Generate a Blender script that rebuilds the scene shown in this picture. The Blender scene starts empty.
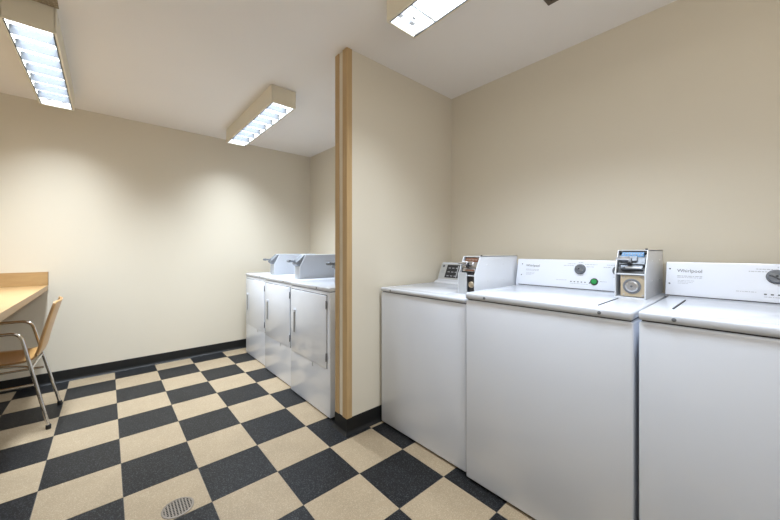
import bpy, bmesh, math, random
from mathutils import Vector, Matrix
random.seed(4)
C = bpy.context.scene.collection
PI = math.pi

# ------------------------------------------------------------ measurements
H = 2.4166            # ceiling
XR = 2.11             # wall behind the washers
XRR = 2.022           # wall behind the dryers
YB = 1.742            # back wall
YP = -0.58            # partition, face towards the washers
YPF = -0.452           # partition, face towards the dryers
XE = 1.067            # free end of the partition
XL = -1.07            # left wall
YN = -3.7             # wall behind the camera
T = .3048

# ------------------------------------------------------------ materials
def pmat(name, col, rough=.5, metal=0, coat=0, noise=None, bump=None, spec=.5, aniso=0):
    m = bpy.data.materials.new(name); m.use_nodes = True
    nt = m.node_tree; b = nt.nodes['Principled BSDF']
    b.inputs['Base Color'].default_value = (*col, 1)
    b.inputs['Roughness'].default_value = rough
    b.inputs['Metallic'].default_value = metal
    b.inputs['Coat Weight'].default_value = coat
    b.inputs['Coat Roughness'].default_value = .08
    b.inputs['Specular IOR Level'].default_value = spec
    tc = nt.nodes.new('ShaderNodeTexCoord')
    if noise:
        sc, amt = noise[0], noise[1]
        n = nt.nodes.new('ShaderNodeTexNoise'); n.inputs['Scale'].default_value = sc; n.inputs['Detail'].default_value = 4
        nt.links.new(tc.outputs['Object'], n.inputs['Vector'])
        mx = nt.nodes.new('ShaderNodeMixRGB'); mx.blend_type = 'MIX'
        mx.inputs[1].default_value = (*[c*(1-amt) for c in col], 1)
        mx.inputs[2].default_value = (*[min(1, c*(1+amt)) for c in col], 1)
        nt.links.new(n.outputs['Fac'], mx.inputs[0]); nt.links.new(mx.outputs[0], b.inputs['Base Color'])
    if bump:
        n = nt.nodes.new('ShaderNodeTexNoise'); n.inputs['Scale'].default_value = bump[0]; n.inputs['Detail'].default_value = 3
        nt.links.new(tc.outputs['Object'], n.inputs['Vector'])
        bp = nt.nodes.new('ShaderNodeBump'); bp.inputs['Strength'].default_value = bump[1]; bp.inputs['Distance'].default_value = .002
        nt.links.new(n.outputs['Fac'], bp.inputs['Height']); nt.links.new(bp.outputs['Normal'], b.inputs['Normal'])
    return m

def speckle_mat(name, base, dark, light, scale, lo, hi, rough):
    """vinyl composition tile: a mottled base with dark and light chips"""
    m = bpy.data.materials.new(name); m.use_nodes = True
    nt = m.node_tree; b = nt.nodes['Principled BSDF']; L = nt.links.new
    tc = nt.nodes.new('ShaderNodeTexCoord')
    n1 = nt.nodes.new('ShaderNodeTexNoise'); n1.inputs['Scale'].default_value = scale; n1.inputs['Detail'].default_value = 6; n1.inputs['Roughness'].default_value = .7
    n2 = nt.nodes.new('ShaderNodeTexVoronoi'); n2.inputs['Scale'].default_value = scale*1.3
    n3 = nt.nodes.new('ShaderNodeTexNoise'); n3.inputs['Scale'].default_value = 6; n3.inputs['Detail'].default_value = 5
    for n in (n1, n2, n3): L(tc.outputs['Object'], n.inputs['Vector'])
    r1 = nt.nodes.new('ShaderNodeValToRGB'); e = r1.color_ramp.elements
    e[0].position = .34; e[0].color = (*dark, 1); e[1].position = .46; e[1].color = (*base, 1)
    L(n1.outputs['Fac'], r1.inputs[0])
    sep = nt.nodes.new('ShaderNodeSeparateColor'); L(n2.outputs['Color'], sep.inputs[0])
    r2 = nt.nodes.new('ShaderNodeValToRGB'); e = r2.color_ramp.elements
    e[0].position = lo; e[0].color = (0, 0, 0, 1); e[1].position = hi; e[1].color = (1, 1, 1, 1)
    L(sep.outputs[0], r2.inputs[0])
    mx = nt.nodes.new('ShaderNodeMixRGB'); L(r2.outputs[0], mx.inputs[0]); L(r1.outputs[0], mx.inputs[1]); mx.inputs[2].default_value = (*light, 1)
    m2 = nt.nodes.new('ShaderNodeMixRGB'); m2.blend_type = 'MULTIPLY'; m2.inputs[0].default_value = .35
    r3 = nt.nodes.new('ShaderNodeValToRGB'); e = r3.color_ramp.elements
    e[0].position = .3; e[0].color = (.72, .72, .72, 1); e[1].position = .62; e[1].color = (1, 1, 1, 1)
    L(n3.outputs['Fac'], r3.inputs[0]); L(mx.outputs[0], m2.inputs[1]); L(r3.outputs[0], m2.inputs[2])
    L(m2.outputs[0], b.inputs['Base Color'])
    b.inputs['Roughness'].default_value = rough; b.inputs['Specular IOR Level'].default_value = .2
    return m

def wood_mat(name, a, b_, rough=.35, scale=(2, 30, 30)):
    m = bpy.data.materials.new(name); m.use_nodes = True
    nt = m.node_tree; b = nt.nodes['Principled BSDF']; L = nt.links.new
    tc = nt.nodes.new('ShaderNodeTexCoord'); mp = nt.nodes.new('ShaderNodeMapping'); mp.inputs['Scale'].default_value = scale
    n = nt.nodes.new('ShaderNodeTexNoise'); n.inputs['Scale'].default_value = 1.6; n.inputs['Detail'].default_value = 6; n.inputs['Distortion'].default_value = .6
    L(tc.outputs['Object'], mp.inputs[0]); L(mp.outputs[0], n.inputs['Vector'])
    r = nt.nodes.new('ShaderNodeValToRGB'); e = r.color_ramp.elements
    e[0].position = .3; e[0].color = (*a, 1); e[1].position = .7; e[1].color = (*b_, 1)
    L(n.outputs['Fac'], r.inputs[0]); L(r.outputs[0], b.inputs['Base Color']); b.inputs['Roughness'].default_value = rough
    return m

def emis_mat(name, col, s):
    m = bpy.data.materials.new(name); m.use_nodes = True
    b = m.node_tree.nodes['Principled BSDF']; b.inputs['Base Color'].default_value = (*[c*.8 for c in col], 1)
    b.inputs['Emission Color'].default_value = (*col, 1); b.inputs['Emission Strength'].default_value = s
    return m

M = dict(
    wall=pmat('wall_paint', (.72, .655, .54), .6, noise=(1.2, .02), bump=(160, .12)),
    ceiling=pmat('ceiling_paint', (.88, .835, .79), .8, noise=(1.5, .03), bump=(90, .15)),
    beige=speckle_mat('beige_tile', (.325, .250, .163), (.22, .165, .105), (.41, .33, .23), 260, .76, .86, .36),
    black=speckle_mat('black_tile', (.008, .008, .0085), (.004, .004, .005), (.05, .052, .056), 230, .78, .88, .38),
    grout=pmat('tile_seam', (.09, .08, .07), .8),
    base=pmat('black_vinyl', (.009, .009, .009), .45, spec=.3, noise=(8, .2)),
    tan=wood_mat('tan_wood_trim', (.44, .29, .135), (.53, .36, .18), .45, (30, 30, 2)),
    enamel=pmat('white_enamel', (.74, .775, .86), .24, coat=.5, noise=(3, .012)),
    deck=pmat('white_deck_enamel', (.64, .665, .73), .2, coat=.25, noise=(3, .01)),
    console=pmat('console_white', (.80, .825, .90), .18, coat=.3, noise=(3, .01)),
    seam=pmat('dark_seam', (.05, .05, .055), .6),
    greyp=pmat('grey_console', (.55, .55, .54), .35, noise=(5, .03)),
    metal=pmat('brushed_steel', (.62, .62, .64), .28, 1, noise=(30, .08)),
    boxgrey=pmat('coin_box_grey', (.52, .54, .57), .32, coat=.2, noise=(6, .03)),
    boxpale=pmat('pale_grey_box', (.50, .52, .56), .4, noise=(6, .02)),
    boxwhite=pmat('coin_box_white', (.74, .76, .80), .25, coat=.3, noise=(6, .02)),
    chrome=pmat('chrome', (.78, .77, .76), .1, 1, noise=(12, .03)),
    dark=pmat('dark_plastic', (.02, .02, .024), .3, noise=(20, .2)),
    pull=pmat('grey_pull', (.20, .205, .21), .45, noise=(20, .1)),
    dryer=pmat('dryer_enamel', (.78, .81, .88), .17, coat=.25, noise=(3, .01)),
    knob=pmat('knob_grey', (.16, .17, .19), .3, noise=(20, .1)),
    mech=pmat('dull_mechanism', (.20, .215, .24), .5, .5, noise=(90, .5)),
    brass=pmat('lock_plate_tan', (.50, .41, .29), .45, .1, noise=(12, .06)),
    blue=pmat('blue_strip', (.05, .20, .42), .4, noise=(20, .1)),
    brown=pmat('copper_brown', (.22, .10, .06), .4, .3, noise=(30, .2)),
    green=emis_mat('green_button', (.02, .30, .07), .12),
    ink=pmat('grey_ink', (.13, .13, .14), .6),
    inklight=pmat('pale_ink', (.42, .43, .46), .6),
    housing=pmat('cream_housing', (.80, .74, .61), .5, noise=(6, .02)),
    louver=pmat('louver_blade', (.042, .046, .054), .4, noise=(6, .01)),
    tube=emis_mat('fluorescent_tube', (.93, .97, 1), 3),
    reflector=emis_mat('glowing_reflector', (.90, .94, 1), 1.0),
    desk=wood_mat('maple_laminate', (.43, .265, .115), (.49, .315, .145), .35, (4, 1.2, 20)),
    deskedge=wood_mat('maple_edge', (.40, .26, .135), (.45, .30, .165), .4, (4, 1.2, 20)),
    ply=wood_mat('beech_plywood', (.45, .245, .08), (.52, .295, .11), .3, (20, 3, 3)),
    plyedge=wood_mat('plywood_edge', (.26, .14, .05), (.36, .20, .08), .5, (30, 30, 3)),
    rubber=pmat('black_rubber', (.015, .015, .015), .7, noise=(20, .2)),
    speck=speckle_mat('raw_ceiling_board', (.34, .27, .18), (.16, .12, .07), (.46, .38, .27), 120, .7, .85, .9),
    ventdark=pmat('brown_vent', (.10, .075, .055), .6, noise=(40, .2)),
    drain=pmat('drain_metal', (.20, .165, .13), .5, .2, noise=(25, .15)),
    hole=pmat('drain_hole', (.008, .008, .008), .9),
)

# ------------------------------------------------------------ mesh helpers
def box(bm, a, b, mi=0, bev=0, seg=2):
    lo = [min(a[i], b[i]) for i in range(3)]; hi = [max(a[i], b[i]) for i in range(3)]
    r = bmesh.ops.create_cube(bm, size=1)
    vs = r['verts']
    for v in vs:
        v.co = Vector([(lo[i]+hi[i])/2 + v.co[i]*(hi[i]-lo[i]) for i in range(3)])
    fs = set(f for v in vs for f in v.link_faces)
    for f in fs: f.material_index = mi
    if bev:
        es = list(set(e for v in vs for e in v.link_edges))
        r = bmesh.ops.bevel(bm, geom=es, offset=bev, segments=seg, affect='EDGES', profile=.5)
        for f in r['faces']: f.material_index = mi
    return vs

def frame_of(d):
    d = d.normalized(); up = Vector((0, 0, 1)) if abs(d.z) < .95 else Vector((1, 0, 0))
    x = d.cross(up).normalized(); return x, x.cross(d).normalized()

def tube(bm, pts, r, n=14, mi=0, cap=True):
    pts = [Vector(p) for p in pts]; rings = []
    x, y = frame_of(pts[1]-pts[0])
    for i, p in enumerate(pts):
        if i == 0: d = pts[1]-p
        elif i == len(pts)-1: d = p-pts[i-1]
        else: d = (pts[i+1]-p).normalized()+(p-pts[i-1]).normalized()
        d.normalize()
        x = (x-d*x.dot(d)).normalized(); y = d.cross(x).normalized()
        rr = r[i] if isinstance(r, (list, tuple)) else r
        rings.append([bm.verts.new(p+(x*math.cos(2*PI*k/n)+y*math.sin(2*PI*k/n))*rr) for k in range(n)])
    for a, b in zip(rings, rings[1:]):
        for k in range(n):
            f = bm.faces.new((a[k], a[(k+1) % n], b[(k+1) % n], b[k])); f.material_index = mi; f.smooth = True
    if cap:
        for rg in (rings[0], rings[-1]):
            try: f = bm.faces.new(rg); f.material_index = mi
            except ValueError: pass

def round_path(pts, rad, seg=6):
    pts = [Vector(p) for p in pts]; out = [pts[0]]
    for i in range(1, len(pts)-1):
        a, b, c = pts[i-1], pts[i], pts[i+1]
        d1 = (a-b); d2 = (c-b); r = min(rad, d1.length*.45, d2.length*.45)
        p1 = b+d1.normalized()*r; p2 = b+d2.normalized()*r
        for k in range(seg+1):
            t = k/seg; out.append(p1*(1-t)**2+b*2*t*(1-t)+p2*t*t)
    out.append(pts[-1]); return out

def prism(bm, prof, ax, a, b, mi=0, bev=0):
    """profile of (u,v) pairs extruded along axis ax; ax=1: (x,z) profile, ax=0: (y,z), ax=2: (x,y)"""
    def P(u, v, w): return {0: (w, u, v), 1: (u, w, v), 2: (u, v, w)}[ax]
    A = [bm.verts.new(P(u, v, a)) for u, v in prof]; B = [bm.verts.new(P(u, v, b)) for u, v in prof]
    fs = [bm.faces.new(A), bm.faces.new(B[::-1])]
    n = len(prof)
    for i in range(n): fs.append(bm.faces.new((A[i], B[i], B[(i+1) % n], A[(i+1) % n])))
    for f in fs: f.material_index = mi
    bmesh.ops.recalc_face_normals(bm, faces=fs)
    if bev:
        es = list(set(e for f in fs for e in f.edges))
        r = bmesh.ops.bevel(bm, geom=es, offset=bev, segments=2, affect='EDGES', profile=.5)
        for f in r['faces']: f.material_index = mi

def lathe(bm, prof, c, axis, n=28, mi=0):
    """prof: (radius, height along axis)"""
    axis = Vector(axis).normalized(); x, y = frame_of(axis); c = Vector(c); rings = []
    for r, h in prof:
        rings.append([bm.verts.new(c+axis*h+(x*math.cos(2*PI*k/n)+y*math.sin(2*PI*k/n))*max(r, 1e-5)) for k in range(n)])
    for a, b in zip(rings, rings[1:]):
        for k in range(n):
            f = bm.faces.new((a[k], a[(k+1) % n], b[(k+1) % n], b[k])); f.material_index = mi
    for rg in (rings[0], rings[-1]):
        f = bm.faces.new(rg); f.material_index = mi

def obj(name, bm, mats, parent=None, smooth=False, org=None, autosmooth=True):
    bmesh.ops.recalc_face_normals(bm, faces=bm.faces[:])
    me = bpy.data.meshes.new(name)
    if not isinstance(mats, (list, tuple)): mats = [mats]
    o = bpy.data.objects.new(name, me); C.objects.link(o)
    if parent is not None: o.parent = parent
    if org is not None:
        o.location = org
        for v in bm.verts: v.co -= Vector(org)
    bm.to_mesh(me); bm.free()
    for m in mats: me.materials.append(m)
    if smooth:
        for p in me.polygons: p.use_smooth = True
        me.set_sharp_from_angle(angle=math.radians(35))
    return o

def nb(): return bmesh.new()

def thing(name, label, cat, loc, group=None):
    o = bpy.data.objects.new(name, None); C.objects.link(o); o.location = loc; o.empty_display_size = .1
    o['label'] = label; o['category'] = cat
    if group: o['group'] = group
    return o

def tag(o, label, cat, group=None):
    o['label'] = label; o['category'] = cat
    if group: o['group'] = group
    return o

def struct(name, bm, m, **k):
    o = obj(name, bm, m, **k); o['kind'] = 'structure'; return o

def lettering(name, body, size, parent, origin, tilt, mat, lift=.0006, bold=0):
    """real letters facing -x on a console that leans by tilt; origin = (x,y,z) lower left, reading towards -y"""
    cu = bpy.data.curves.new(name, 'FONT'); cu.body = body; cu.size = size; cu.extrude = .0002; cu.offset = bold; cu.resolution_u = 3
    tmp = bpy.data.objects.new(name+'_t', cu); C.objects.link(tmp)
    bpy.context.view_layer.update()
    me = bpy.data.meshes.new_from_object(tmp.evaluated_get(bpy.context.evaluated_depsgraph_get()))
    bpy.data.objects.remove(tmp)
    o = bpy.data.objects.new(name, me); C.objects.link(o); o.parent = parent
    me.materials.clear(); me.materials.append(mat)
    # local x -> -y ; local y -> up the slope ; local z -> -x outward
    ex = Vector((0, -1, 0)); ey = Vector((math.sin(tilt), 0, math.cos(tilt))); ez = ex.cross(ey)
    R = Matrix((ex, ey, ez)).transposed().to_4x4()
    o.matrix_local = Matrix.Translation(Vector(origin)+ez*lift) @ R
    return o

# ------------------------------------------------------------ room shell
bm = nb()
xs0, ys0 = XL-.06, YN-.06
def tile_lines(lo, hi, off=0):
    v = [lo]; k = math.ceil((lo-off)/T+1e-6)
    while off+k*T < hi-1e-6: v.append(off+k*T); k += 1
    v.append(hi); return v
X_ADJ = {3: .007, 4: .009}
xl = [x for x in tile_lines(XL, XR)]
yl = [y for y in tile_lines(YN, YB)]
Y_ADJ = {-1: -.013, -2: -.011, -4: .004, -5: .012, 5: -.012}
def ay_(y):
    k = round(y/T)
    return y+Y_ADJ.get(k, 0) if abs(y-k*T) < 1e-5 else y
def ax_(x):
    k = round(x/T)
    return x+X_ADJ.get(k, 0) if abs(x-k*T) < 1e-5 else x
g = .0011
box(bm, (XL-.1, YN-.1, -.12), (XR+.1, YB+.1, -.0012), 2)
for i in range(len(xl)-1):
    for j in range(len(yl)-1):
        cx, cy = (xl[i]+xl[i+1])/2, (yl[j]+yl[j+1])/2
        ti, tj = math.floor(cx/T), math.floor(-cy/T)
        mi = 1 if (ti+tj) % 2 == 0 else 0
        a, b_, c, d = ax_(xl[i])+g, ax_(xl[i+1])-g, ay_(yl[j])+g, ay_(yl[j+1])-g
        vs = [bm.verts.new(p) for p in ((a, c, 0), (b_, c, 0), (b_, d, 0), (a, d, 0))]
        f = bm.faces.new(vs); f.material_index = mi
        lo = [bm.verts.new((p.co.x, p.co.y, -.0012)) for p in vs]
        for k in range(4):
            q = bm.faces.new((vs[k], lo[k], lo[(k+1) % 4], vs[(k+1) % 4])); q.material_index = mi
struct('floor', bm, [M['beige'], M['black'], M['grout']])

bm = nb(); box(bm, (XL-.1, YN-.1, H), (XR+.1, YB+.1, H+.1)); struct('ceiling', bm, M['ceiling'])
bm = nb(); box(bm, (XL-.1, YB, -.05), (XR+.1, YB+.1, H+.02)); struct('wall_back', bm, M['wall'])
bm = nb(); box(bm, (XR, YN-.1, -.05), (XR+.1, YPF, H+.02)); struct('wall_right', bm, M['wall'])
bm = nb(); box(bm, (XRR, YPF-.001, -.05), (XRR+.15, YB, H+.02)); struct('wall_right_rear', bm, M['wall'])
bm = nb(); box(bm, (XL-.1, YN-.1, -.05), (XL, YB+.1, H+.02)); struct('wall_left', bm, M['wall'])
bm = nb(); box(bm, (XL-.1, YN-.1, -.05), (XR+.1, YN, H+.02)); struct('wall_front', bm, M['wall'])
bm = nb(); box(bm, (XE, YP, 0), (XR+.02, YPF, H+.01)); struct('wall_partition', bm, M['wall'])

# tan corner guards on the free end of the partition
bm = nb()
prism(bm, [(XE-.004, YP-.004), (XE+.036, YP-.004), (XE+.036, YP+.0005), (XE+.0005, YP+.0005), (XE+.0005, YP+.045), (XE-.004, YP+.045)], 2, .095, H-.0005, 0, .001)
struct('trim_1', bm, M['tan'])
bm = nb()
prism(bm, [(XE-.004, YPF+.004), (XE+.036, YPF+.004), (XE+.036, YPF-.0005), (XE+.0005, YPF-.0005), (XE+.0005, YPF-.042), (XE-.004, YPF-.042)], 2, .095, H-.0005, 0, .001)
struct('trim_2', bm, M['tan'])

# black cove base: flat top part with a flared toe
def cove(bm, p, q, nrm, h=.10):
    p, q, n = Vector(p), Vector(q), Vector(nrm)
    prof = [(0, h), (.004, h-.001), (.006, h-.006), (.006, .03), (.010, .012), (.020, .002), (.020, 0), (0, 0)]
    A = [bm.verts.new(p+n*u+Vector((0, 0, v))) for u, v in prof]; B = [bm.verts.new(q+n*u+Vector((0, 0, v))) for u, v in prof]
    bm.faces.new(A); bm.faces.new(B[::-1])
    for i in range(len(prof)): bm.faces.new((A[i], B[i], B[(i+1) % len(prof)], A[(i+1) % len(prof)]))
bm = nb(); cove(bm, (XL, YB, 0), (XRR, YB, 0), (0, -1, 0)); struct('baseboard_back', bm, M['base'], smooth=True)
bm = nb(); cove(bm, (XL, YN, 0), (XL, YB, 0), (1, 0, 0)); struct('baseboard_left', bm, M['base'], smooth=True)
bm = nb()
prof = [(0, .10), (.004, .099), (.006, .094), (.006, .03), (.010, .012), (.020, .002), (.020, 0), (0, 0)]
rings = []
for pt, dx, dy in (((XR, YP), 0, -1), ((XE, YP), -1, -1), ((XE, YPF), -1, 1), ((XE+.03, YPF), 0, 1)):
    rings.append([bm.verts.new((pt[0]+dx*u, pt[1]+dy*u, v)) for u, v in prof])
for a, b_ in zip(rings, rings[1:]):
    for k in range(len(prof)): bm.faces.new((a[k], b_[k], b_[(k+1) % len(prof)], a[(k+1) % len(prof)]))
bm.faces.new(rings[0]); bm.faces.new(rings[-1])
struct('baseboard_partition', bm, M['base'], smooth=True)

# ------------------------------------------------------------ ceiling light fixtures
LW, LL, LD = .196, 1.24, .135
def make_light(label, cat, x, y, power, bare=False):
    t = thing('ceiling_light', label, cat, (x, y, H), 'louvred fluorescent ceiling lights')
    w, l, d = LW/2, LL/2, LD
    th = .010
    bm = nb()
    for s in (-1, 1):
        prism(bm, [(s*w, -.0), (s*w, -d), (s*(w-th), -d), (s*(w-th), 0)], 1, -l, l, 0, .0015)
        prism(bm, [(s*l, -.0), (s*l, -d), (s*(l-th), -d), (s*(l-th), 0)], 0, -w+th*.5, w-th*.5, 0, .0015)
    box(bm, (-w+.002, -l+.002, -.02), (w-.002, l-.002, -.001))
    obj('housing', bm, M['housing'], t)
    bm = nb()   # curved white reflector pan, tube light on it put in as emission
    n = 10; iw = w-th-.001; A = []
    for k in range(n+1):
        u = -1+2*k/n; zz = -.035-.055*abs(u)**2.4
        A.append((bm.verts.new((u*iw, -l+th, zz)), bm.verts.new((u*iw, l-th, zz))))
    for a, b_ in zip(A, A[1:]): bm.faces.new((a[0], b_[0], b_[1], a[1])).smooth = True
    for s in (-1, 1):      # white end walls of the pan, glowing as if lit
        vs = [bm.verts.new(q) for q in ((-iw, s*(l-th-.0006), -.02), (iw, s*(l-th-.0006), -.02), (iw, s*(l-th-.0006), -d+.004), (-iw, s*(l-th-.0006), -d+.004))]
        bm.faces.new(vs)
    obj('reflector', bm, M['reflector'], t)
    for s in (-1, 1):
        bm = nb(); tube(bm, [(s*.042, -l+.055, -.062), (s*.042, l-.055, -.062)], .0125, 14)
        tb = obj('fluorescent_tube', bm, M['tube'], t)
        for e in (-1, 1):
            bm = nb(); box(bm, (s*.042-.014, e*(l-.052), -.10), (s*.042+.014, e*(l-.028), -.04), 0, .003)
            lathe(bm, [(.006, 0), (.006, .003)], (s*.042, e*(l-.0525), -.075), (0, -e, 0), 12, 1)
            obj('lamp_holder', bm, [M['boxpale'], M['dark']], tb)
    bm = nb()
    nbl = 1 if bare else 7
    if bare:
        ys = [l-.155-k*.44 for k in range(3)]
    else:
        ys = [-l+LL*(k+1)/8 for k in range(7)]
    for yy in ys:
        h0 = .010 if bare else .050
        prism(bm, [(yy-.0012, -d+.003), (yy+.0012, -d+.003), (yy+(.002 if bare else .004), -d+h0), (yy-(.002 if bare else .004), -d+h0)], 0, -w+th, w-th)
    for s in (-1, 1):
        prism(bm, [(s*(w-th), -d+.001), (s*(w-th-.006), -d+.001), (s*(w-th), -d+.012)], 1, -l+th, l-th)
    obj('louver', bm, M['louver'], t)
    ld = bpy.data.lights.new('lamp_light', 'AREA'); ld.shape = 'RECTANGLE'; ld.size = LW-.05; ld.size_y = LL-.14
    ld.energy = power; ld.color = (.80, .90, 1.0); ld.spread = math.radians(118)
    lo = bpy.data.objects.new('lamp_light', ld); C.objects.link(lo); lo.parent = t; lo.location = (0, 0, -.080)
    return t
LP = 35
make_light('cream box ceiling light at far left, over the table and chair', 'ceiling light', -.352, .15+.62, LP)
make_light('small far cream box ceiling light in front of the dryers', 'ceiling light', .982, .17+.62, LP)
make_light('brightest ceiling light, over the floor before the washing machines', 'ceiling light', 1.082, -1.055-.62, LP*.52, True)
# added fill lamp high behind the viewpoint, belongs to no fixture
ld = bpy.data.lights.new('rear_fill', 'AREA'); ld.shape = 'RECTANGLE'; ld.size = .6; ld.size_y = 1.2; ld.energy = 14; ld.color = (.80, .90, 1)
lo = bpy.data.objects.new('rear_fill', ld); C.objects.link(lo); lo.location = (-.3, -2.9, H-.02)

ld = bpy.data.lights.new('bounce_fill', 'AREA'); ld.shape = 'DISK'; ld.size = .5; ld.energy = 13; ld.color = (1, .94, .86)  # added upward fill, brightens the ceiling and room by bounce
lo = bpy.data.objects.new('bounce_fill', ld); C.objects.link(lo); lo.location = (.1, -3.1, 1.3); lo.rotation_euler = (PI*.93, 0, 0)

# bare board patch on the ceiling beside the left light
bm = nb(); box(bm, (-.455, -.35, H-.006), (-.245, .144, H-.0002), 0, .001)
tag(obj('ceiling_patch', bm, M['speck'], org=(-.35, -.1, H)), 'brown speckled bare patch on ceiling at near end of left light', 'patch')
# ceiling vent
t = thing('ceiling_vent', 'dark brown ceiling vent cut off by the top edge of the photo', 'vent', (1.495, -1.71, H))
bm = nb()
for s in (-1, 1):
    box(bm, (s*.15, -.15, -.012), (s*.128, .15, -.0003), 0, .002); box(bm, (-.129, s*.15, -.012), (.129, s*.128, -.0003), 0, .002)
obj('frame', bm, M['ventdark'], t)
bm = nb()
for k in range(9):
    y = -.112+.028*k
    prism(bm, [(y-.009, -.011), (y-.006, -.011), (y+.009, -.001), (y+.006, -.001)], 0, -.129, .129)
obj('louver', bm, M['ventdark'], t)

# ------------------------------------------------------------ floor drain
t = thing('floor_drain', 'round metal floor drain with slots in a beige tile', 'drain', (.181, -.558, 0))
bm = nb()
R = .062
lathe(bm, [(R, 0), (R, .0025), (R-.003, .0035), (R-.008, .0035), (R-.0085, .0012), (.0001, .0012)], (0, 0, .0002), (0, 0, 1), 48)
obj('frame', bm, [M['drain']], t, smooth=True)
bm = nb(); lathe(bm, [(R-.0088, 0), (R-.0088, .0006)], (0, 0, .0014), (0, 0, 1), 40); obj('drain_opening', bm, M['hole'], t)
bm = nb()
ri = R-.0085
for k in range(-4, 5):
    x = k*.0115; hh = math.sqrt(max(0, ri**2-x*x))
    if hh > .01: box(bm, (x-.0026, -hh, .002), (x+.0026, hh, .0034))
for k in range(-4, 5):
    y = k*.0115; hh = math.sqrt(max(0, ri**2-y*y))
    if hh > .01: box(bm, (-hh, y-.0014, .002), (hh, y+.0014, .0030))
obj('grate', bm, M['drain'], t)

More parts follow.
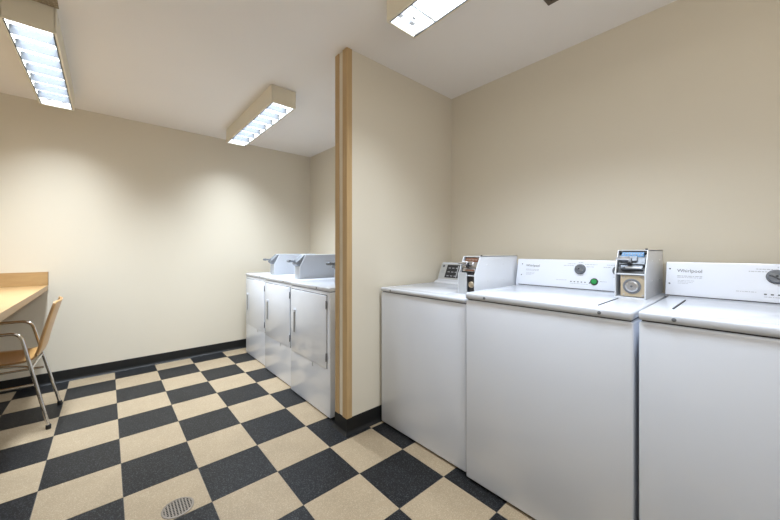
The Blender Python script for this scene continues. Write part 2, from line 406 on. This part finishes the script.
# ------------------------------------------------------------ coin meter (local: front towards -x, right side towards -y, width W)
def coin_meter(parent, x0, y0, z0, hgt, length, W=.108, face='open', side_m=None):
    """y0 = side plane nearest the camera, x0 = front face; profile vertical below, leaning back above"""
    side_m = side_m or M['boxwhite']
    zt = z0+hgt; zm = z0+hgt*.52; xs = x0+.055; xb = x0+length
    bm = nb(); th = .004
    prof = [(x0, z0), (xb, z0), (xb, zt), (xs, zt), (x0, zm)]
    if face == 'closed':
        prism(bm, prof, 1, y0, y0+W, 0, .003)
    else:
        prism(bm, prof, 1, y0, y0+th, 0, .0008)              # two side panels
        prism(bm, prof, 1, y0+W-th, y0+W, 0, .0008)
        box(bm, (xs, y0, zt-th), (xb, y0+W, zt))              # roof
        box(bm, (xs+.03, y0+th, z0), (xs+.034, y0+W-th, zt-th))   # inner bulkhead
        box(bm, (xb-th, y0, z0), (xb, y0+W, zt))
        box(bm, (x0+.001, y0+th, z0), (xs+.03, y0+W-th, z0+.004))
        box(bm, (x0+.006, y0+th, zm-.008), (xs+.03, y0+W-th, zm-.003))    # shelf between vault and slide
    m = obj('coin_meter', bm, side_m, parent, org=(x0, y0, z0))
    def sub(name, bm, mats, **k):
        for v in bm.verts: v.co -= Vector((x0, y0, z0))
        return obj(name, bm, mats, m, **k)
    # screws in the side panel
    for (dx, dz) in ((.13, .16), (.13, .07), (.30, .16), (.30, .07)):
        bm = nb(); lathe(bm, [(.004, 0), (.0035, .0015), (.0005, .002)], (x0+dx, y0, z0+dz*hgt/.21), (0, -1, 0), 12); sub('screw', bm, M['metal'])
    yc = y0+W/2
    if face == 'closed':
        # dull steel front plate on the lower front, coin slide above with a push handle
        bm = nb(); box(bm, (x0-.0025, y0+.004, z0+.004), (x0+.001, y0+W-.004, zm-.002), 0, .001); sub('vault_door', bm, M['boxgrey'])
        ang = math.atan2(.055, zt-zm)
        bm = nb()
        prism(bm, [(x0-.004, zm), (x0-.030, zm+.018), (x0-.026, zm+.040), (xs-.012, zt-.004), (xs, zt-.004), (x0, zm)], 1, y0+.010, y0+W-.012, 0, .002)
        sub('coin_slide', bm, M['mech'])
        bm = nb(); zz = zm+.042
        tube(bm, [(x0-.012, yc, zz+.002), (x0-.080, yc, zz+.006)], .0085, 10)
        tube(bm, [(x0-.080, yc-.024, zz+.006), (x0-.080, yc+.024, zz+.006)], .0115, 10)
        sub('slide_handle', bm, M['mech'], smooth=True)
    else:
        if face == 'open':      # tan vault plate with round lock
            bm = nb(); box(bm, (x0+.012, y0+th+.002, z0+.007), (x0+.016, y0+W-th-.016, zm-.012), 0, .001)
            sub('vault_plate', bm, M['brass'])
            yl, zl = y0+W/2-.006, (z0+zm)/2-.003
            bm = nb()
            lathe(bm, [(.033, 0), (.033, .003), (.031, .004), (.025, .004), (.025, 0)], (x0+.012, yl, zl), (-1, 0, 0), 32, 1)
            lathe(bm, [(.024, .0), (.024, .004), (.019, .006), (.018, .0035), (.013, .0035), (.0125, .007), (.003, .007)], (x0+.010, yl, zl), (-1, 0, 0), 32, 0)
            lathe(bm, [(.0045, 0), (.0045, .003)], (x0+.0015, yl, zl), (-1, 0, 0), 12, 1)
            sub('lock', bm, [M['metal'], M['knob']], smooth=True)
            for a in (0, 1):
                for b_ in (0, 1):
                    bm = nb(); lathe(bm, [(.004, 0), (.003, .002)], (x0+.012, y0+th+.008+a*.068, z0+.014+b_*(zm-z0-.034)), (-1, 0, 0), 12)
                    sub('screw', bm, M['metal'])
            cols = [M['mech'], M['dark'], M['blue'], M['boxwhite']]
        else:
            bm = nb(); box(bm, (x0, y0+W*.46, z0+.003), (x0+.004, y0+W-th, zm+.01), 0, .001)
            sub('vault_door', bm, M['boxgrey'])
            bm = nb(); box(bm, (x0+.012, y0+th+.001, z0+.006), (x0+.016, y0+W*.46, zm-.01), 0, .001); sub('vault_plate', bm, M['dark'])
            yl, zl = y0+W*.25, (z0+zm)/2
            bm = nb(); lathe(bm, [(.017, 0), (.017, .006), (.014, .009), (.013, .004), (.007, .004), (.006, .010), (.002, .010)], (x0+.012, yl, zl), (-1, 0, 0), 26)
            sub('lock', bm, M['brass'], smooth=True)
            cols = [M['metal'], M['dark'], M['brown'], M['boxwhite']]
        # upper mechanism follows the leaning front
        def P(s, out): # s 0..1 along slope, out = outward offset
            L = Vector((xs-x0, 0, zt-zm)); u = L.normalized(); nn = Vector((-u.z, 0, u.x))
            q = Vector((x0, 0, zm))+L*s+nn*out; return q.x, q.z
        def slab(bm, s0, s1, o0, o1, ya, yb, mi, bev=.001):
            prism(bm, [P(s0, o0), P(s1, o0), P(s1, o1), P(s0, o1)], 1, ya, yb, mi, bev)
        bm = nb()
        a, b_ = y0+th+.001, y0+W-th-.001
        slab(bm, .05, .96, -.030, -.020, a, b_, 1)
        slab(bm, .74, .94, -.018, -.008, a+.010, b_-.010, 2)
        for k in range(8): slab(bm, .80, .87, -.008, -.006, a+.014+k*.010, a+.018+k*.010, 0, 0)
        slab(bm, .40, .70, -.020, -.004, a+.002, b_-.006, 0)
        slab(bm, .50, .70, -.005, .006, a+.030, b_-.018, 0)
        slab(bm, .36, .60, -.012, .010, a+.048, a+.062, 1)
        slab(bm, .52, .66, .002, .012, b_-.042, b_-.004, 3 if face != 'open' else 0)
        slab(bm, .22, .40, -.020, -.010, a+.01, b_-.012, 0)
        slab(bm, .24, .31, -.011, -.008, a+.014, b_-.03, 2 if face != 'open' else 3)
        sub('coin_slide', bm, cols)
        bm = nb()
        q = P(.55, .010)
        tube(bm, [(q[0], y0+W-.036, q[1]), (q[0]-.020, y0+W-.036, q[1]+.002)], .005, 10)
        tube(bm, [(q[0]-.022, y0+W-.060, q[1]+.002), (q[0]-.022, y0+W-.006, q[1]+.002)], .0065, 10)
        sub('slide_handle', bm, M['metal'], smooth=True)
        bm = nb()
        tube(bm, [(xs+.03, y0+.012, zt), (xs+.03, y0+.012, zt+.006)], .005, 10)
        sub('lock_pin', bm, M['dark'])
    return m

# ------------------------------------------------------------ washing machines
XF = 1.302            # front of the cabinet
def washer_body(t, w, lip, top, xb=2.05, xf=0):
    """local origin: floor, left front corner (front x=0, body towards -y)"""
    d = xb-XF-xf
    bm = nb(); box(bm, (0, -w, .010), (d-.03, 0, lip-.002), 0, .008, 3)
    obj('cabinet', bm, M['enamel'], t, smooth=True)
    bm = nb(); box(bm, (.012, -w+.012, .004), (d-.05, -.012, .05))
    obj('base_frame', bm, M['seam'], t)
    bm = nb(); box(bm, (.01, -w+.008, lip-.006), (d-.04, -.008, lip+.006)); obj('deck_gasket', bm, M['seam'], t)
    for sx in (.06, d-.10):
        for sy in (-.06, -w+.06):
            bm = nb(); lathe(bm, [(.022, 0), (.022, .008), (.008, .012), (.008, .04)], (sx, sy, 0), (0, 0, 1), 16)
            obj('foot', bm, M['rubber'], t)
    bm = nb(); box(bm, (-.006, -w-.001, lip+.002), (d-.02, .001, top), 0, .011, 4)
    obj('deck', bm, M['deck'], t, smooth=True)

def lid(t, w, top, x0, x1, y0, y1):
    bm = nb()
    box(bm, (x0, y0, top-.004), (x1, y1, top+.0022), 0, .002, 2)
    obj('lid', bm, [M['deck'], M['greyp']], t, smooth=True)

def washer_classic(label, y, w, lip, top, meter=None, green=True):
    t = thing('washing_machine', label, 'washing machine', (XF, y, 0), 'white coin-operated washing machines')
    washer_body(t, w, lip, top)
    lid(t, w, top, .035, .43, -.078, -w+.12)
    # hinge slot at the back left of the lid
    bm = nb()
    prism(bm, [(.12, -.0715), (.41, -.0715), (.41, -.0765), (.12, -.0765)] if not green else [(.05, -w+.1175), (.32, -w+.1175), (.32, -w+.1195), (.05, -w+.1195)], 2, top, top+.0028); obj('lid_seam', bm, M['seam'], t)
    # front screw below the lip
    for yy in (-.092, ):
        bm = nb(); lathe(bm, [(.0065, 0), (.006, .002), (.002, .003)], (-.006, yy if not green else -w+.10, (lip+top)/2), (-1, 0, 0), 16); obj('screw', bm, M['knob'], t)
    if green:
        bm = nb(); lathe(bm, [(.0065, 0), (.006, .002), (.002, .003)], (-.006, -.11, (lip+top)/2), (-1, 0, 0), 16); obj('screw', bm, M['knob'], t)
    # console
    X0 = 1.868-XF; X1 = 1.905-XF; zt = 1.097; zb = top-.006
    tilt = math.atan2(X1-X0, zt-zb)
    bm = nb(); prism(bm, [(X0, zb), (2.05-XF, zb), (2.05-XF, zt-.01), (X1+.02, zt), (X1, zt)], 1, -w+(.045 if meter else .002), .030 if meter else .012, 0, .004)
    con = obj('console', bm, M['console'], t, smooth=True)
    def S(z): return X0+(z-zb)*(X1-X0)/(zt-zb)
    n = Vector((-math.cos(tilt), 0, math.sin(tilt)))
    # seam strip at the foot of the console
    bm = nb(); box(bm, (X0-.0015, -w+.05, top-.0005), (X0+.001, .010, top+.003)); obj('seam_strip', bm, M['seam'], con)
    for z in (1.066, 1.0):
        bm = nb(); lathe(bm, [(.0035, 0), (.0032, .0015), (.001, .002)], (S(z), -.002, z), n, 12); obj('screw', bm, M['ink'], con)
    lettering('logo_lettering', 'Whirlpool', .0198, con, (S(1.052), -.027, 1.052), tilt, M['ink'], bold=0)
    # small printed lines
    def lines(rows, mat):
        bm = nb()
        for (u0, u1, z, h) in rows:
            u = u0
            while u < u1-.001:
                l = min(random.choice((.006, .009, .012, .004)), u1-u)
                A = [(-u, z), (-(u+l), z), (-(u+l), z+h), (-u, z+h)]
                vs = [bm.verts.new(Vector((S(zz), yy, zz))+n*.0005) for yy, zz in A]
                bm.faces.new(vs); u += l+.0022
        return obj('small_print', bm, mat, con)
    lines([(.028, .110, 1.0335, .0028), (.028, .108, 1.0275, .0022), (.030, .085, 1.014, .0016), (.030, .080, 1.008, .0016), (.030, .065, 1.002, .0016)], M['inklight'])
    lines([(.245, .297, 1.064, .0026), (.265, .308, 1.074, .0026), (.353, .413, 1.072, .0026), (.360, .398, 1.060, .0026), (.320, .342, 1.083, .0026), (.210, .265, .983, .0022), (.32, .345, 1.012, .0022), (.428, .458, .985, .003), (.285, .375, .967, .0022)], M['inklight'])
    lines([(.455, .49, 1.072, .0026), (.440, .475, 1.060, .0026), (.485, .52, 1.012, .0026)], M['inklight'])
    # dial knobs
    for (u, z, r) in ((.330 if green else .318, 1.047, .0255), (.505, 1.047, .0225)):
        c = Vector((S(z), -u, z))
        bm = nb()
        lathe(bm, [(r+.003, 0), (r+.003, .001), (r, .0015), (r*.97, .010), (r*.86, .014), (.002, .014)], c, n, 36, 0)
        kd = obj('knob', bm, M['knob'], con, smooth=True)
        bm = nb(); up = Vector((math.sin(tilt), 0, math.cos(tilt))); side = Vector((0, 1, 0))
        d = (up*.5+side*.85).normalized(); e = d.cross(n)
        vs = []
        for a, b_, h in ((-1, -1, 0), (1, -1, 0), (1, 1, 0), (-1, 1, 0), (-1, -1, 1), (1, -1, 1), (1, 1, 1), (-1, 1, 1)):
            vs.append(bm.verts.new(c+d*a*r*.82+e*b_*r*.2+n*(.0135+h*.008)))
        for f in ((0, 1, 2, 3), (4, 5, 6, 7), (0, 1, 5, 4), (1, 2, 6, 5), (2, 3, 7, 6), (3, 0, 4, 7)): bm.faces.new([vs[i] for i in f])
        obj('grip', bm, M['pull'], kd)
        bm = nb(); lathe(bm, [(.004, 0), (.003, .001)], c+n*.0216, n, 12); obj('cap', bm, M['dark'], kd)
    # indicator windows
    for k in range(5):
        z = .9755; u = .285+k*.0175
        bm = nb(); vs = [bm.verts.new(Vector((S(zz), yy, zz))+n*.0008) for yy, zz in ((-u, z), (-u-.0075, z), (-u-.0075, z+.005), (-u, z+.005))]; bm.faces.new(vs)
        obj('indicator', bm, M['ink'], con)
    bm = nb(); u = .376; vs = [bm.verts.new(Vector((S(zz), yy, zz))+n*.0008) for yy, zz in ((-u, .973), (-u-.009, .973), (-u-.0045, .983))]; bm.faces.new(vs)
    obj('indicator', bm, M['ink'], con)
    # start button with dark bezel
    c = Vector((S(.984), -.402, .984)); bm = nb()
    lathe(bm, [(.0185, 0), (.0185, .003), (.0165, .006), (.014, .006), (.014, .002), (.001, .002)], c, n, 30)
    bz = obj('button_bezel', bm, M['dark'], con, smooth=True)
    bm = nb(); lathe(bm, [(.0135, .001), (.0135, .006), (.011, .008), (.001, .0085)], c, n, 28)
    o = obj('start_button', bm, M['green'], bz, smooth=True); o['label'] = 'green start button'
    if meter: coin_meter(t, *meter)
    return t

# left machine, against the partition, with its keypad console
wA = .678; lipA, topA = .876, .905
t = thing('washing_machine', 'white washing machine beside the partition, with grey keypad console', 'washing machine', (1.322, -.606, 0), 'white coin-operated washing machines')
washer_body(t, wA, lipA, topA, xf=.02)
lid(t, wA, topA, .05, .44, -.075, -wA+.18)
bm = nb(); lathe(bm, [(.0065, 0), (.006, .002), (.002, .003)], (-.006, -.10, (lipA+topA)/2), (-1, 0, 0), 16); obj('screw', bm, M['knob'], t)
bm = nb()
xo = 1.322
prism(bm, [(1.84-xo, topA-.004), (2.04-xo, topA-.004), (2.04-xo, 1.052), (1.965-xo, 1.056), (1.955-xo, 1.05), (1.895-xo, .925), (1.87-xo, .918)], 1, -wA+.05, -.004, 0, .004)
con = obj('console', bm, M['console'], t, smooth=True)
tl = math.atan2(.06, .125); n = Vector((-math.cos(tl), 0, math.sin(tl)))
def SA(z): return 1.895-xo+(z-.925)*.06/.125
def quad(bm, u0, u1, z0, z1, off, mi=0):
    vs = [bm.verts.new(Vector((SA(zz), -uu, zz))+n*off) for uu, zz in ((u0, z0), (u1, z0), (u1, z1), (u0, z1))]
    f = bm.faces.new(vs); f.material_index = mi
bm = nb(); prism(bm, [(SA(.93)-.003, .93), (SA(1.046)-.003, 1.046), (SA(1.046)+.004, 1.046), (SA(.93)+.004, .93)], 1, -.50, -.006, 0, .001)
fp = obj('face_plate', bm, M['greyp'], con)
bm = nb(); quad(bm, .068, .195, .940, 1.036, .0042)
kp = obj('keypad', bm, M['dark'], con)
bm = nb()
for r in range(3):
    for c in range(3):
        quad(bm, .085+c*.034, .107+c*.034, .951+r*.029, .957+r*.029, .0048, 0)
quad(bm, .170, .180, .945, 1.03, .0049, 0)
obj('key', bm, M['inklight'], kp)
bm = nb(); lathe(bm, [(.010, 0), (.010, .003), (.001, .004)], Vector((SA(1.026), -.034, 1.026))+n*.003, n, 20); obj('dial', bm, M['knob'], con)
bm = nb()
for z in (.975, .982, .989): quad(bm, .020, .050, z, z+.0025, .0042)
obj('small_print', bm, M['inklight'], con)
coin_meter(t, 1.447-xo, -1.252+.606, topA+.0002, 1.117-topA, .475, .112, 'mixed')
WASHER_A = t

washer_classic('middle washing machine of the front row, with green button and open coin box', -1.297, .688, .904, .940,
               (1.665-XF, -1.954+1.297, .9405, .212, .387, .112, 'open'))
washer_classic('nearest white washing machine, cut off by the right edge of the photo', -2.000, .688, .912, .946, None, False)

# ------------------------------------------------------------ dryers
XD = 1.10
def make_dryer(y, label, my=0, XD=1.10):
    w = .624
    t = thing('dryer', label, 'dryer', (XD, y, 0), 'white coin-operated dryers')
    dp = 1.86-XD
    bm = nb(); box(bm, (0, -w, .006), (dp, 0, .862), 0, .006, 3); obj('cabinet', bm, M['dryer'], t, smooth=True)
    for sx in (.06, dp-.08):
        for sy in (-.06, -w+.06):
            bm = nb(); lathe(bm, [(.022, 0), (.022, .008), (.008, .012), (.008, .032)], (sx, sy, 0), (0, 0, 1), 16); obj('foot', bm, M['rubber'], t)
    bm = nb(); box(bm, (.012, -w+.006, .860), (dp-.01, -.006, .868)); obj('top_seam', bm, M['seam'], t)
    bm = nb(); box(bm, (-.005, -w, .866), (dp, 0, .895), 0, .008, 3); obj('top_panel', bm, M['deck'], t, smooth=True)
    # screw on the lip
    bm = nb(); lathe(bm, [(.0065, 0), (.006, .002), (.002, .003)], (-.005, -w+.40-.22, .880), (-1, 0, 0), 16); obj('screw', bm, M['ink'], t)
    # door with a dark reveal round it
    y1, y0, z0, z1 = -.030, -w+.040, .338, .838
    bm = nb()
    box(bm, (-.0012, y1+.003, z1-.002), (.002, y0-.003, z1+.004), 1)
    box(bm, (-.0012, y1+.003, z0-.003), (.002, y0-.003, z0+.002), 1)
    box(bm, (-.0012, y0-.003, z0-.003), (.002, y0+.002, z1+.004), 1)
    box(bm, (-.010, y1, z0), (.001, y0, z1), 0, .004, 2)
    dr = obj('door', bm, [M['dryer'], M['seam']], t, smooth=True)
    # recessed finger pull
    bm = nb(); hy = y0+.060 if False else y1-.066
    box(bm, (-.0135, hy+.016, .490), (-.004, hy-.016, .675), 0, .003)
    box(bm, (-.0145, hy+.012, .498), (-.0100, hy-.012, .662), 1)
    box(bm, (-.0200, hy+.017, .660), (-.0095, hy-.017, .682), 2, .004)
    hd = obj('handle', bm, [M['boxgrey'], M['pull'], M['deck']], dr)
    for z in (.415, .775):
        bm = nb(); tube(bm, [(-.0095, y0-.002, z-.028), (-.0095, y0-.002, z+.028)], .0045, 10); obj('hinge', bm, M['knob'], dr)
    bm = nb(); box(bm, (-.004, -w/2-.06, .300), (.001, -w/2-.066, .328), 0, .001); obj('latch', bm, M['boxgrey'], t)
    coin_meter(t, .128, -w+.128-my, .8952, .216, .47, .112, 'closed', M['boxpale'])
    return t
make_dryer(1.522, 'dryer farthest from the partition, beside the back wall', 0, 1.118)
make_dryer(.895, 'middle dryer of the three in the row', 0, 1.099)
make_dryer(.268, 'nearest dryer, partly hidden behind the partition end', .088, 1.080)

# ------------------------------------------------------------ counter
t = thing('counter', 'light maple laminate counter against the back wall, chair pushed up to it', 'counter', (-.75, .8, 0))
def rel(bm):
    for v in bm.verts: v.co -= Vector((-.75, .8, 0))
    return bm
bm = nb(); box(bm, (XL+.001, -.62, .812), (-.435, YB-.0015, .853), 0, .001)
for f in bm.faces:
    if abs(f.normal.z) < .5: f.material_index = 1
obj('counter_top', rel(bm), [M['desk'], M['deskedge']], t)
bm = nb(); box(bm, (XL+.001, YB-.020, .8535), (-.435, YB-.001, .967), 0, .001); box(bm, (-.4345, YB-.020, .8535), (-.4325, YB-.001, .967), 1)
obj('backsplash', rel(bm), [M['desk'], M['plyedge']], t)
bm = nb(); box(bm, (XL+.001, -.62, .8535), (XL+.02, YB-.021, .967), 0, .001); obj('backsplash', rel(bm), M['desk'], t)
bm = nb(); box(bm, (XL+.02, YB-.045, .765), (-.475, YB-.001, .8115), 0, .001); obj('support_rail', rel(bm), M['deskedge'], t)
for y in (-.45, .6):
    bm = nb(); prism(bm, [(XL+.001, .8115), (-.55, .8115), (-.55, .78), (XL+.001, .50)], 1, y, y+.02, 0, .001); obj('bracket', rel(bm), M['desk'], t)

# ------------------------------------------------------------ chair
t = thing('armchair', 'bentwood shell chair with chrome tube legs and arms at counter', 'chair', (-.58, .96, 0))
O = Vector((-.58, .96, 0))
def relc(bm):
    for v in bm.verts: v.co -= O
    return bm
# shell: profile in x,z swept across y with a slight hollow
prof = [(-.318, .812), (-.325, .775), (-.340, .71), (-.355, .64), (-.368, .575), (-.376, .515), (-.392, .468), (-.425, .442), (-.475, .434), (-.54, .435), (-.62, .442), (-.70, .450), (-.765, .450), (-.80, .436)]
def smoothp(P, it=1):
    for _ in range(it):
        Q = [P[0]]
        for a, b_ in zip(P, P[1:]): Q += [(a[0]*.75+b_[0]*.25, a[1]*.75+b_[1]*.25), (a[0]*.25+b_[0]*.75, a[1]*.25+b_[1]*.75)]
        Q.append(P[-1]); P = Q
    return P
prof = smoothp(prof, 1)
bm = nb(); ny = 12; grid = []
N = len(prof)
for i, (x, z) in enumerate(prof):
    a = prof[max(0, i-1)]; b_ = prof[min(N-1, i+1)]
    dx, dz = b_[0]-a[0], b_[1]-a[1]; l = math.hypot(dx, dz); nx, nz = dz/l, -dx/l     # points towards the sitter
    s = i/(N-1)
    x += .022*max(0, 1-s/.7)
    hw = .190 if s > .35 else .172+.018*(s/.35)
    if s < .05: hw -= .018*(1-s/.05)**2
    if s > .93: hw -= .03*((s-.93)/.07)**2
    row = []
    for k in range(ny+1):
        v = -1+2*k/ny
        hollow = .020*(v*v) if s < .5 else .012*v*v
        yy = .96+v*hw
        pi_ = Vector((x, yy, z))
        off = Vector((-1 if s < .45 else 0, 0, 0))*hollow + (Vector((0, 0, 1))*hollow if s >= .45 else Vector())
        row.append(pi_+off)
    grid.append((row, Vector((nx, 0, nz))))
th = .011
top = [[bm.verts.new(p+nn*(th/2 if nn.x < 0 or nn.z > 0 else -th/2)) for p in row] for row, nn in grid]
bot = [[bm.verts.new(p-nn*(th/2 if nn.x < 0 or nn.z > 0 else -th/2)) for p in row] for row, nn in grid]
for i in range(N-1):
    for k in range(ny):
        bm.faces.new((top[i][k], top[i][k+1], top[i+1][k+1], top[i+1][k])).smooth = True
        bm.faces.new((bot[i][k], bot[i+1][k], bot[i+1][k+1], bot[i][k+1])).smooth = True
    for k in (0, ny):
        f = bm.faces.new((top[i][k], top[i+1][k], bot[i+1][k], bot[i][k])); f.material_index = 1
for i in (0, N-1):
    for k in range(ny):
        f = bm.faces.new((top[i][k], top[i][k+1], bot[i][k+1], bot[i][k])); f.material_index = 1
obj('seat_shell', relc(bm), [M['ply'], M['plyedge']], t)
r = .0095
for sy, yf, ya in ((-1, .750, .768), (1, 1.175, 1.160)):
    xr_ = -.340 if sy < 0 else -.322
    pts = [(xr_, yf, .02), (-.462, ya, .632 if sy < 0 else .645), (-.84, ya, .640 if sy < 0 else .655), (-.93, yf, .02)]
    bm = nb(); tube(bm, round_path(pts, .05, 8), r, 14)
    fr = obj('side_frame', relc(bm), M['chrome'], t, smooth=True)
    for px in ((xr_, yf), (-.93, yf)):
        bm = nb(); lathe(bm, [(.0125, 0), (.0135, .004), (.013, .026), (.0105, .028)], (px[0], px[1], 0), (0, 0, 1), 16)
        obj('foot_cap', relc(bm), M['rubber'], fr, smooth=True)
    bm = nb()
    tube(bm, [(-.402, (yf+ya)/2, .300), (-.889, (yf+ya)/2, .300)], .0075, 12)
    obj('stretcher', relc(bm), M['chrome'], fr, smooth=True)
    bm = nb()
    yi = ya-sy*.055
    tube(bm, round_path([(-.422, ya, .398), (-.440, yi, .405), (-.52, yi, .420), (-.79, yi, .430), (-.871, ya, .42)], .03, 6), .007, 12)
    obj('seat_rail', relc(bm), M['chrome'], fr, smooth=True)
bm = nb(); tube(bm, [(-.420, .775, .394), (-.412, 1.160, .394)], .0075, 12); obj('crossbar', relc(bm), M['chrome'], t, smooth=True)
bm = nb(); tube(bm, [(-.869, .775, .42), (-.869, 1.160, .42)], .0075, 12); obj('crossbar', relc(bm), M['chrome'], t, smooth=True)

# ------------------------------------------------------------ camera, world, view
cd = bpy.data.cameras.new('camera'); cam = bpy.data.objects.new('camera', cd); C.objects.link(cam)
cd.sensor_width = 36; cd.lens = 321.84/780*36; cd.sensor_fit = 'HORIZONTAL'
cd.shift_y = -9.67/780; cd.clip_start = .02
cam.location = (-.0573, -2.2638, 1.1505); cam.rotation_euler = (PI/2, 0, -.7216)
bpy.context.scene.camera = cam
w = bpy.data.worlds.new('world'); bpy.context.scene.world = w; w.use_nodes = True
w.node_tree.nodes['Background'].inputs[0].default_value = (.9, .93, 1, 1); w.node_tree.nodes['Background'].inputs[1].default_value = .3
sc = bpy.context.scene
sc.view_settings.view_transform = 'Standard'; sc.view_settings.look = 'None'
sc.view_settings.exposure = .16; sc.view_settings.gamma = 1
